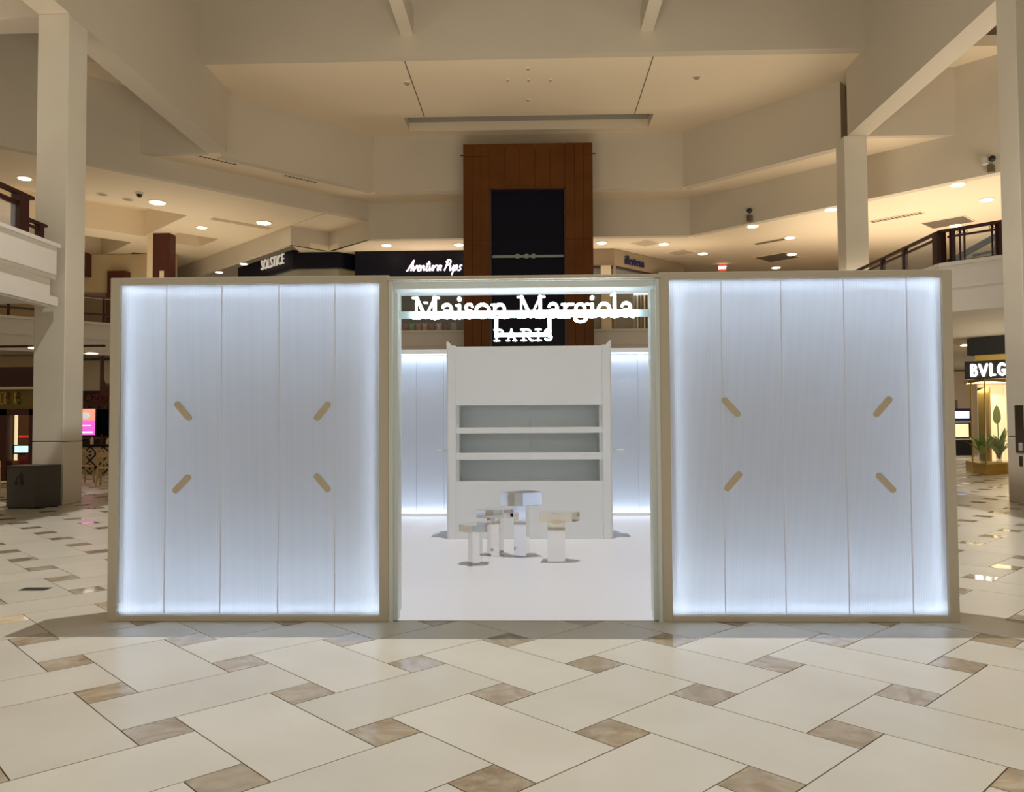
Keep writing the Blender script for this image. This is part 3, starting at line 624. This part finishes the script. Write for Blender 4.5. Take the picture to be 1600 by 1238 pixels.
# ------------------------------------------------------------------ CEILING FIXTURES
dl = None
def downlight(x, y, z, r, label, group):
    global dl
    root = thing('downlight', label, 'ceiling light', (x, y, z), group=group)
    if dl is None:
        dl = (MB().cyl((0, 0), .14, .12, -.035, -.012, 18).mesh('lens', lampm), MB().cyl((0, 0), .185, .185, -.018, .0, 18).mesh('trim_ring', trimw))
    a = link('lens', dl[0], root); b = link('trim_ring', dl[1], root)
    a.scale = b.scale = (r / .14, r / .14, 1)
    return root
RL = [(2.58, 29.71, 'nearest the tower on its right side'), (4.93, 30.04, 'above the illesteva fascia'), (6.76, 31.84, 'just left of the red exit sign'), (7.53, 27.44, 'beside the fascia edge, third from tower'),
      (9.35, 29.23, 'behind the wall camera beside a slot vent'), (10.35, 32.15, 'next to the dark square vent'), (10.55, 34.9, 'lowest, just above the light wall'), (9.42, 25.4, 'touching the slim column'),
      (12.05, 22.87, 'right of slim column, near fascia edge'), (13.76, 24.5, 'largest glow near the right edge column'), (14.49, 27.7, 'just under the grey square vent')]
for x, y, w_ in RL: downlight(x, y, 8.2, .17, 'round downlight in right gallery ceiling, ' + w_, 'downlights in the right gallery ceiling')
for x, y, w_ in ((-5.43, 29.7, 'left of the tower above the navy fascia'), (-2.73, 29.75, 'closest to the tower on its left side')):
    downlight(x, y, 8.2, .17, 'round lit downlight ' + w_, 'downlights over the pet shop')
LL = [(-12.43, 26.16, 'large, on the band near left column'), (-9.83, 29.0, 'large, on the band above SOLSTICE'), (-12.36, 29.56, 'above the wood-clad pillar'), (-19.2, 36.2, 'deep at left beside the square coffer'), (-13.24, 36.4, 'over left end of SOLSTICE fascia'), (-15.15, 38.3, 'lowest, between pillar and SOLSTICE'), (-15.14, 23.4, 'at the photo edge')]
for i, (x, y, w_) in enumerate(LL):
    z = 8.92
    downlight(x, y, z, .24 if i in (0, 1) else .17, 'round downlight in left gallery ceiling, ' + w_, 'downlights in the left gallery ceiling')
def vent(x, y, z, w, d, rz, label, rim=False, m_=slotm):
    t = thing('ceiling_vent', label, 'vent', (x, y, z), R(rz), 'ceiling vents')
    obj('grille', B(-w / 2, w / 2, -d / 2, d / 2, -.012, .0), m_, t)
    m = MB().box(-w / 2 - .04, w / 2 + .04, -d / 2 - .04, -d / 2, -.02, 0).box(-w / 2 - .04, w / 2 + .04, d / 2, d / 2 + .04, -.02, 0).box(-w / 2 - .04, -w / 2, -d / 2, d / 2, -.02, 0).box(w / 2, w / 2 + .04, -d / 2, d / 2, -.02, 0)
    obj('rim', m, paint2, t)
    n = max(2, int(w / .12)); m = MB()
    for k in range(1, n): m.box(-w / 2 + w * k / n - .012, -w / 2 + w * k / n + .012, -d / 2, d / 2, -.018, -.005)
    obj('louvres', m, paint2 if w > 1 and d < .3 else m_, t)
vent(-9.45, 23.75, 9.5, 1.15, .16, 45, 'narrow slot vent under the left ledge nearest the beam'); vent(-7.5, 25.7, 9.5, 1.15, .16, 45, 'narrow slot vent under the left ledge, second one toward the tower')
vent(8.94, 29.7, 8.2, 1.6, .3, -45, 'long slot vent behind the small wall camera'); vent(9.95, 32.75, 8.2, 1.3, 1.3, -45, 'square dark vent left of the slim column')
vent(11.95, 26.5, 8.2, 1.6, .28, -45, 'long slot vent right of the slim column'); vent(14.0, 27.25, 8.2, 1.3, 1.1, -45, 'square grey vent above the right handrail')
vent(4.25, 29.9, 8.2, .75, .75, -45, 'faint square panel in the ceiling right of the tower', m_=tanl if False else mat('faint_panel', (.52, .42, .30), .7)); vent(5.85, 31.6, 8.2, .8, .8, -45, 'faint square panel nearer the exit sign', m_=mat('faint_panel', (.52, .42, .30), .7))
def detector(x, y, z, r, label, m_=None, h=.07):
    t = thing('smoke_detector', label, 'detector', (x, y, z), group='small ceiling detectors and caps')
    obj('base', MB().cyl((0, 0), r * .8, r, -.03, 0, 14), trimw, t); obj('cap', MB().cyl((0, 0), r * .4, r * .7, -h, -.03, 14), m_ or tanl, t)
for x, y, r, l in ((-3.59, 22.9, .13, 'round cap on the upper soffit left of centre'), (4.75, 22.84, .13, 'round cap on the upper soffit right of centre'), (-.08, 22.07, .07, 'tiny cap on the upper soffit, centre nearest'), (-.09, 24.24, .07, 'tiny cap on the upper soffit, centre farthest'), (-.67, 22.8, .05, 'tiny dark dot left in the row of three on the upper soffit'), (-.07, 22.82, .05, 'tiny dark dot in the middle of the row of three'), (.56, 22.85, .05, 'tiny dark dot right in the row of three')):
    detector(x, y, 11.4, r, l)
def dome(x, y, z, label):
    t = thing('dome_camera', label, 'camera', (x, y, z)); obj('base', MB().cyl((0, 0), .12, .15, -.06, 0), trimw, t); obj('dome', MB().ball((0, 0, -.07), .09), black, t, smooth=True)
dome(-12.48, 25.05, 8.92, 'black dome camera under the left gallery ceiling beside a large downlight'); dome(-15.7, 22.6, 8.92, 'black dome camera at the left edge beyond the tall column')
detector(-13.72, 25.13, 8.92, .2, 'flat round cap left of the black dome camera', h=.04); detector(-13.2, 25.74, 8.92, .2, 'flat round cap nearest the coffer edge', h=.04)
def wallcam(x, y, z, label):
    t = thing('wall_camera', label, 'camera', (x, y, z), -math.pi / 4)
    obj('bracket', MB().box(-.07, .07, -.16, 0, -.28, -.08), mat('camera_bronze', (.12, .09, .05), .5), t); obj('body', MB().box(-.16, -.02, -.3, -.05, -.06, .12), mat('camera_grey', (.5, .45, .38), .5), t)
    obj('lens', MB().ball((.08, -.22, .05), .085), black, t, smooth=True)
wallcam(7.35, 26.98, 8.5, 'small camera fixed on the right fascia left of the slim column'); wallcam(12.45, 21.88, 8.48, 'small camera with black lens on the fascia near the right edge column')

# ------------------------------------------------------------------ GROUND FLOOR RIGHT: boutique
t = thing('boutique_bay', 'glazed bay window shop with black BVLG sign at the right', 'shopfront', (12.5, 22.6, 0))
obj('brass_plinth', MB().prism([(.25, 1.15), (0, 0), (.95, .72), (3.2, .9), (3.2, 2.2), (.6, 2.2)], 0, .28), gold, t)
obj('floor_display', MB().prism([(.28, 1.15), (.05, .06), (.95, .76), (3.2, .94), (3.2, 2.2), (.6, 2.2)], .28, .30), cream, t)
obj('glass', MB().wall([(.25, 1.12), (.02, .02), (.95, .74), (3.2, .92)], .3, 2.62, .02), glass, t)
obj('mullion', MB().bar((.02, .03, .28), (.02, .03, 2.7), .025), gold, t); obj('mullion', MB().bar((.22, 1.1, .28), (.22, 1.1, 2.7), .03), gold, t)
obj('brass_band', MB().prism([(.2, 1.2), (-.02, -.02), (.95, .68), (3.2, .85), (3.2, 2.2), (.6, 2.2)], 2.6, 2.7), gold, t)
obj('back_wall', B(1.0, 3.3, 2.1, 2.2, .3, 3.7), creamglow, t)
obj('inner_panel', B(.95, 1.0, 1.5, 2.1, .3, 2.5), gold, t)
# sign box (45 degrees)
s_ = thing('boutique_sign', 'black sign box with glowing white letters BVLG over the glass bay', 'sign', (12.0, 22.9, 0))
def d45(u, z, off=0.): return (u * s2 + off * s2, -u * s2 + off * s2, z)
obj('box', MB().box(.12, 3.2, 0, .5, 2.66, 3.16, T=lambda v: d45(v[0], v[2], v[1])), black, s_)
obj('upper_band', MB().box(.12, 3.2, .25, .7, 3.34, 3.82, T=lambda v: d45(v[0], v[2], v[1])), black, s_)
obj('brass_strip', MB().box(.3, 3.2, .3, .6, 3.16, 3.34, T=lambda v: d45(v[0], v[2], v[1])), gold, s_)
for ch, u0, w in (('B', .28, .17), ('V', .50, .20), ('L', .76, .13), ('G', .95, .20)):
    o = obj('letter', glyph(ch, w, .30, .05, .03), signw, s_, loc=d45(u0, 2.75, -.05), rz=-math.pi / 4)
light('AREA', 'boutique_window', (13.6, 24.2, 2.5), 40, (1, .8, .5), 1.5, 1., aim=(13.3, 23.6, 0))
# plants
def plant(x, y, h, n, label, big=False):
    t = thing('potted_plant', label, 'plant', (x, y, .3))
    obj('vase', MB().cyl((0, 0), .07, .09, 0, .32, 14), glassd, t)
    for k in range(n):
        a = 2 * math.pi * k / n + random.uniform(-.3, .3); l = h * random.uniform(.75, 1.05); lean = random.uniform(.15, .65); w = .055; pts = []
        for i in range(7):
            q = i / 6; r = lean * q ** 1.6 * h; pts.append((r * math.cos(a), r * math.sin(a), .1 + l * q - lean * .5 * q * q * h, w * math.sin(math.pi * min(.97, .12 + .85 * q)) * 1.6))
        vs = []; px_, py_ = -math.sin(a), math.cos(a)
        for (x_, y_, z_, w_) in pts: vs += [(x_ - px_ * w_, y_ - py_ * w_, z_), (x_, y_, z_ - w_ * .35), (x_ + px_ * w_, y_ + py_ * w_, z_)]
        fs = []
        for i in range(6):
            b = 3 * i; fs += [(b, b + 1, b + 4, b + 3), (b + 1, b + 2, b + 5, b + 4)]
        obj('leaf', MB().add(vs, fs), leaf if k % 3 else leafl, t)
    if big:
        obj('stem', MB().bar((0, 0, .2), (-.03, -.02, 1.22), .02), leaf, t)
        n_ = 12; vs = [(-.05 + .14 * math.cos(2 * math.pi * i / n_) * (1 - .25 * math.sin(2 * math.pi * i / n_)), -.03 + .05 * math.cos(2 * math.pi * i / n_), 1.38 + .27 * math.sin(2 * math.pi * i / n_)) for i in range(n_)]
        vs += [(a_, b_ + .012, c_) for a_, b_, c_ in vs]
        obj('paddle_leaf', MB().add(vs, [tuple(range(n_)), tuple(range(n_, 2 * n_))[::-1]] + [(i, (i + 1) % n_, n_ + (i + 1) % n_, n_ + i) for i in range(n_)]), leafl, t)
        for p in ((.15, .0, .72), (.2, .05, .62)): obj('bloom', MB().ball(p, .045, 1.4, 1, .6), cream, t)
plant(12.76, 23.2, .85, 18, 'bushy green strappy plant in glass vase at the left of the boutique window')
plant(13.45, 23.65, 1.0, 16, 'taller plant with one large paddle leaf and white blooms in the boutique window', True)
# kiosk, striped shutter and far objects seen through the right gap
t = thing('kiosk', 'black kiosk with blue-white lit sign and glass display case, far right', 'kiosk', (18.6, 35.6, 0))
obj('base', B(-.4, .5, 0, .8, 0, .68), black, t); obj('worktop', B(-.45, .52, -.05, .8, .68, .73), alu, t)
obj('display_case', B(-.4, .46, .0, .7, .73, 1.43), black, t); obj('lit_interior', B(-.34, .36, -.02, 0, .80, 1.37), creamglow, t)
obj('canopy_rail', B(-.45, .5, -.05, .7, 1.43, 1.48), alu, t); obj('canopy', B(-.4, .5, 0, .7, 1.48, 2.05), mat('kiosk_navy', (.01, .01, .06), .4), t)
obj('lit_sign', B(-.36, .40, -.03, 0, 1.62, 1.93), mat('kiosk_sign', (.7, .8, 1), .5, emit=(.50, .62, 1), es=1.3), t)
t = thing('striped_column', 'dark and cream horizontally striped stand behind the black kiosk', 'display', (18.6, 36.8, 0))
for k in range(26): obj('band', B(-.5, .05, 0, .2, k * .12, (k + 1) * .12), (darkr if k % 2 else cream), t)
obj('panel', B(.1, .55, .0, .2, 0, 2.45), tan, t)
struct('wall_ground_right', MB().box(13.0, 25, 37.6, 37.9, 0, 3.8).box(16.0, 25, 25.5, 25.7, 0, 3.8), mat('cream_corridor', (.66, .55, .42), .6))
for x, y in ((12.4, 19.6), (12.9, 19.9)):
    detector(x, y, 3.84, .14, 'round grey cap on the low ceiling right of the pavilion, %s' % ('left' if x < 12.6 else 'right'), h=.06)

# ------------------------------------------------------------------ GROUND FLOOR LEFT
t = thing('litter_bin', 'bronze metal litter bin with person-dropping-litter symbol by the left column', 'bin', (-9.32, 14.62, 0))
obj('body', MB().prism([(-.30, -.14), (.22, -.14), (.46, .28), (.30, .40), (-.30, .40)], .02, .76), bronze, t, bevel=.006)
obj('lid', MB().prism([(-.31, -.15), (.225, -.15), (.47, .28), (.30, .41), (-.31, .41)], .76, .78), bronze, t)
obj('plinth', MB().prism([(-.28, -.11), (.20, -.11), (.42, .27), (.28, .38), (-.28, .38)], 0, .02), black, t)
m = MB()   # litter symbol: figure, arm, basket
m.ball((-.03, -.145, .645), .022, 1, .15, 1).box(-.055, .0, -.148, -.14, .50, .625).box(-.05, -.02, -.148, -.14, .43, .50).box(-.012, .012, -.148, -.14, .43, .5)
m.bar((-.05, -.144, .60), (-.11, -.144, .56), .018, .018).box(-.145, -.09, -.148, -.14, .43, .50).box(-.125, -.108, -.148, -.14, .52, .54)
obj('symbol', m, mat('symbol_dark', (.008, .005, .008), .5), t)
# restaurant kiosk seen in the left gap
t = thing('cafe_kiosk', 'red-brown wooden cafe kiosk with lettering AZOR over patterned counter, left gap', 'kiosk', (-13.7, 24.6, 0))
obj('header', B(-1.2, 1.6, .6, .8, 2.1, 2.28), redb, t)
m = MB()
for k in range(9): m.cyl((-1.1 + k * .3, .59), .14, .14, 2.04, 2.12, 10)
obj('scallop', m, redb, t)
obj('gable', MB().add([(x, y, z) for y in (.65, .75) for x, z in ((-.1, 2.28), (-.1, 3.75), (-.02, 3.75), (-.02, 3.0), (.07, 2.78), (1.6, 2.78), (1.6, 2.28))], [tuple(range(7))[::-1], tuple(range(7, 14))] + [(i, (i + 1) % 7, 7 + (i + 1) % 7, 7 + i) for i in range(7)]), redb, t)
text_obj('AZOR', .30, mat('letter_red', (.16, .02, .015), .4), t, (-.05, .57, 2.29), 0, 0, .02, 1.15)
obj('upper_wall', B(-2.4, 1.6, 2.6, 2.8, 2.7, 3.75), cream, t); obj('niche', B(-.9, -.05, 2.5, 2.6, 2.3, 2.95), tan, t)
obj('back_wall', B(-2.4, 1.6, 2.4, 2.6, 0, 2.7), mat('dark_maroon_wall', (.045, .012, .01), .6), t)
scr = thing('menu_screen', 'bright pink and orange menu screen hanging in the cafe kiosk', 'screen', (-14.17, 24.9, 0))
msc = mat('menu_pink', (.6, .1, .5), .4, emit=(.85, .12, .62), es=1.1)
obj('casing', B(-.46, .44, .02, .08, 1.19, 2.07), black, scr); obj('lower_picture', B(-.44, .42, .0, .02, 1.22, 1.66), msc, scr)
obj('upper_picture', B(-.44, .42, .0, .02, 1.66, 2.04), mat('menu_orange', (.9, .4, .3), .4, emit=(1, .36, .26), es=.9), scr)
obj('dish', MB().ball((.1, -.005, 1.83), .12, 1.4, .1, .8), mat('dish_white', (.8, .8, .8), .5, emit=(.8, .85, .85), es=.6), scr); obj('dish', MB().ball((-.25, -.005, 1.46), .1, 1.2, .1, 1.), mat('dish_white', (.8, .8, .8), .5), scr)
obj('caption', B(-.1, .35, -.004, 0, 1.28, 1.33), signp, scr); obj('caption', B(.0, .3, -.004, 0, 1.5, 1.53), signp, scr)
tv = thing('dark_screen', 'switched-off black screen beside the pink menu screen', 'screen', (-13.3, 24.9, 0)); obj('panel', B(-.42, .5, 0, .06, 1.17, 2.05), black, tv, bevel=.01); obj('glass_face', B(-.39, .47, -.004, 0, 1.2, 2.02), navy, tv)
ct_ = thing('patterned_counter', 'long counter faced with black and cream diamond tile pattern', 'counter', (-14.2, 24.6, 0))
obj('front', B(-1.4, 2.2, 0, .5, 0, .86), mat('counter_cream', (.50, .42, .32), .5), ct_); obj('worktop', B(-1.45, 2.25, -.05, .55, .86, .93), black, ct_)
dia = MB()
for i in range(8):
    for j in range(2):
        cx_, cz_, a = -1.2 + i * .42, .23 + j * .42, .21
        for sx in (-1, 1):
            dia.bar((cx_ - a, -.008, cz_), (cx_, -.008, cz_ + sx * a), .012, .035); dia.bar((cx_ + a, -.008, cz_), (cx_, -.008, cz_ + sx * a), .012, .035)
            dia.add([(cx_ - .06, -.012, cz_ + sx * .03), (cx_ + .06, -.012, cz_ + sx * .03), (cx_, -.012, cz_ + sx * .1)], [(0, 1, 2)])
            dia.add([(cx_ + sx * .12, -.012, cz_ + .02), (cx_ + sx * .19, -.012, cz_ + .02), (cx_ + sx * .155, -.012, cz_ - .05)], [(0, 1, 2)])
o = obj('diamond_pattern', dia, black, ct_)
for x, c, l, h in ((-.55, glassd, 'slanted glass hood', .3),):
    obj('sneeze_guard', MB().prism([(-1.2, 0), (.1, 0), (.1, .4), (-1.2, .4)], .95, .97).bar((-1.2, .0, .95), (-.1, .3, 1.12), .03).bar((-.1, .3, 1.12), (.9, .3, 1.12), .03), steel, ct_)
for k, (x, h, mm, l) in enumerate(((.45, .22, cream, 'pale cup'), (.75, .3, redb, 'red-brown bottle'), (.95, .18, cream, 'small white cup'), (1.2, .26, darkr, 'dark bottle'))):
    t3 = thing('counter_vessel', l + ' standing on the black worktop of the patterned counter', 'vessel', (-14.2 + x, 24.75, .93), group='vessels on the cafe counter')
    obj('body', MB().cyl((0, 0), .05, .055, 0, h * .7, 12), mm, t3); obj('rim', MB().cyl((0, 0), .03, .03, h * .7, h, 12), mm, t3)
def chair(x, y, rz, label):
    t = thing('cafe_chair', label, 'chair', (x, y, 0), R(rz), 'pale wooden cafe chairs')
    obj('seat', B(-.21, .21, -.21, .21, .43, .46), pale, t, bevel=.01)
    for sx in (-1, 1):
        obj('leg', MB().bar((sx * .20, -.2, 0), (sx * .17, -.17, .43), .035), pale, t)
        obj('leg', MB().bar((sx * .22, .28, 0), (sx * .19, .19, .45), .035).bar((sx * .19, .19, .45), (sx * .21, .25, .86), .035), pale, t)
    obj('backrest', B(-.23, .23, .225, .255, .72, .86), pale, t, bevel=.008)
    obj('cross_brace', MB().bar((-.19, .2, .47), (.19, .24, .72), .02).bar((.19, .2, .47), (-.19, .24, .72), .02), pale, t)
chair(-11.85, 20.9, 60, 'pale wooden cross-back chair in front of the patterned counter'); chair(-10.7, 20.0, 200, 'second pale wooden chair half hidden behind the left light wall'); chair(-10.15, 14.9, 190, 'pale wooden cross-back chair cut off by the left edge beside the bin')
chair(-12.2, 22.9, 120, 'dark-shaded wooden chair near the counter behind the left column')
# restaurant at far left
t = thing('restaurant_front', 'dark red wooden restaurant front with gold lettering at the far left', 'shopfront', (-13.4, 20.6, 0))
obj('header', B(-2.6, .4, .0, .3, 2.55, 3.05), darkr, t); obj('light_tube', B(-2.6, .4, -.05, 0, 2.47, 2.52), cream, t)
obj('sign_board', B(-2.6, .4, .25, .3, 1.95, 2.5), mat('dull_gold_board', (.22, .15, .03), .5), t)
for ch, x in (('I', -.75), ('B', -.55), ('B', -.28)): obj('letter', glyph(ch, .2, .3, .03, .02), gold, t, loc=(x, .22, 2.1))
obj('door_frame', MB().box(-.62, -.38, .1, .35, 0, 1.95).box(-2.6, .4, .1, .35, 1.8, 1.95).box(.22, .4, .1, .35, 0, 1.95), redb, t)
obj('inner_wall', B(-2.6, .4, 1.8, 2.0, 0, 2.0), mat('brown_interior', (.16, .08, .035), .6), t)
obj('bright_pane', B(-1.0, -.64, .4, .42, .9, 1.75), creamglow, t); obj('bright_pane', B(-.36, -.28, .4, .42, .6, 1.8), creamglow, t)
obj('red_counter', B(-.35, .38, .6, 1.0, 0, .75), mat('deep_red', (.22, .01, .01), .5), t); obj('red_sign', B(-.3, .15, .5, .53, 1.2, 1.26), mat('red_lit', (.5, .02, .02), .5, emit=(1, .06, .05), es=.4), t)
t = thing('till_screen', 'small pale blue lit till screen on the red counter', 'screen', (-13.42, 20.75, 0))
obj('monitor', B(-.22, .22, .0, .05, .78, 1.02), black, t); obj('display', B(-.16, .2, -.01, 0, .82, .99), mat('till_blue', (.6, .9, .9), .4, emit=(.55, .9, .92), es=1.2), t); obj('stand', B(-.05, .05, .02, .1, .745, .8), black, t)
struct('wall_ground_left', MB().box(-25, -16, 26, 26.2, 0, 3.8).box(-17, -10, 29, 29.2, 0, 3.8), mat('cream_ground_wall', (.50, .38, .22), .6))
t = thing('track_light', 'thin dark track with lit spot under the low ceiling at far left', 'ceiling light', (-14.0, 22.2, 3.78)); obj('track', B(-1.6, 2.0, -.04, .04, -.06, 0), darkr, t); obj('spot', MB().cyl((-.05, 0), .1, .12, -.1, -.06), lampm, t)
for x, y, l in ((-14.1, 25.3, 'lit downlight in the low ceiling above the cafe kiosk'),): downlight(x, y, 3.85, .17, 'round ' + l, None)
downlight(13.3, 25.0, 3.85, .15, 'round lit downlight in the low ceiling above the boutique sign', None)
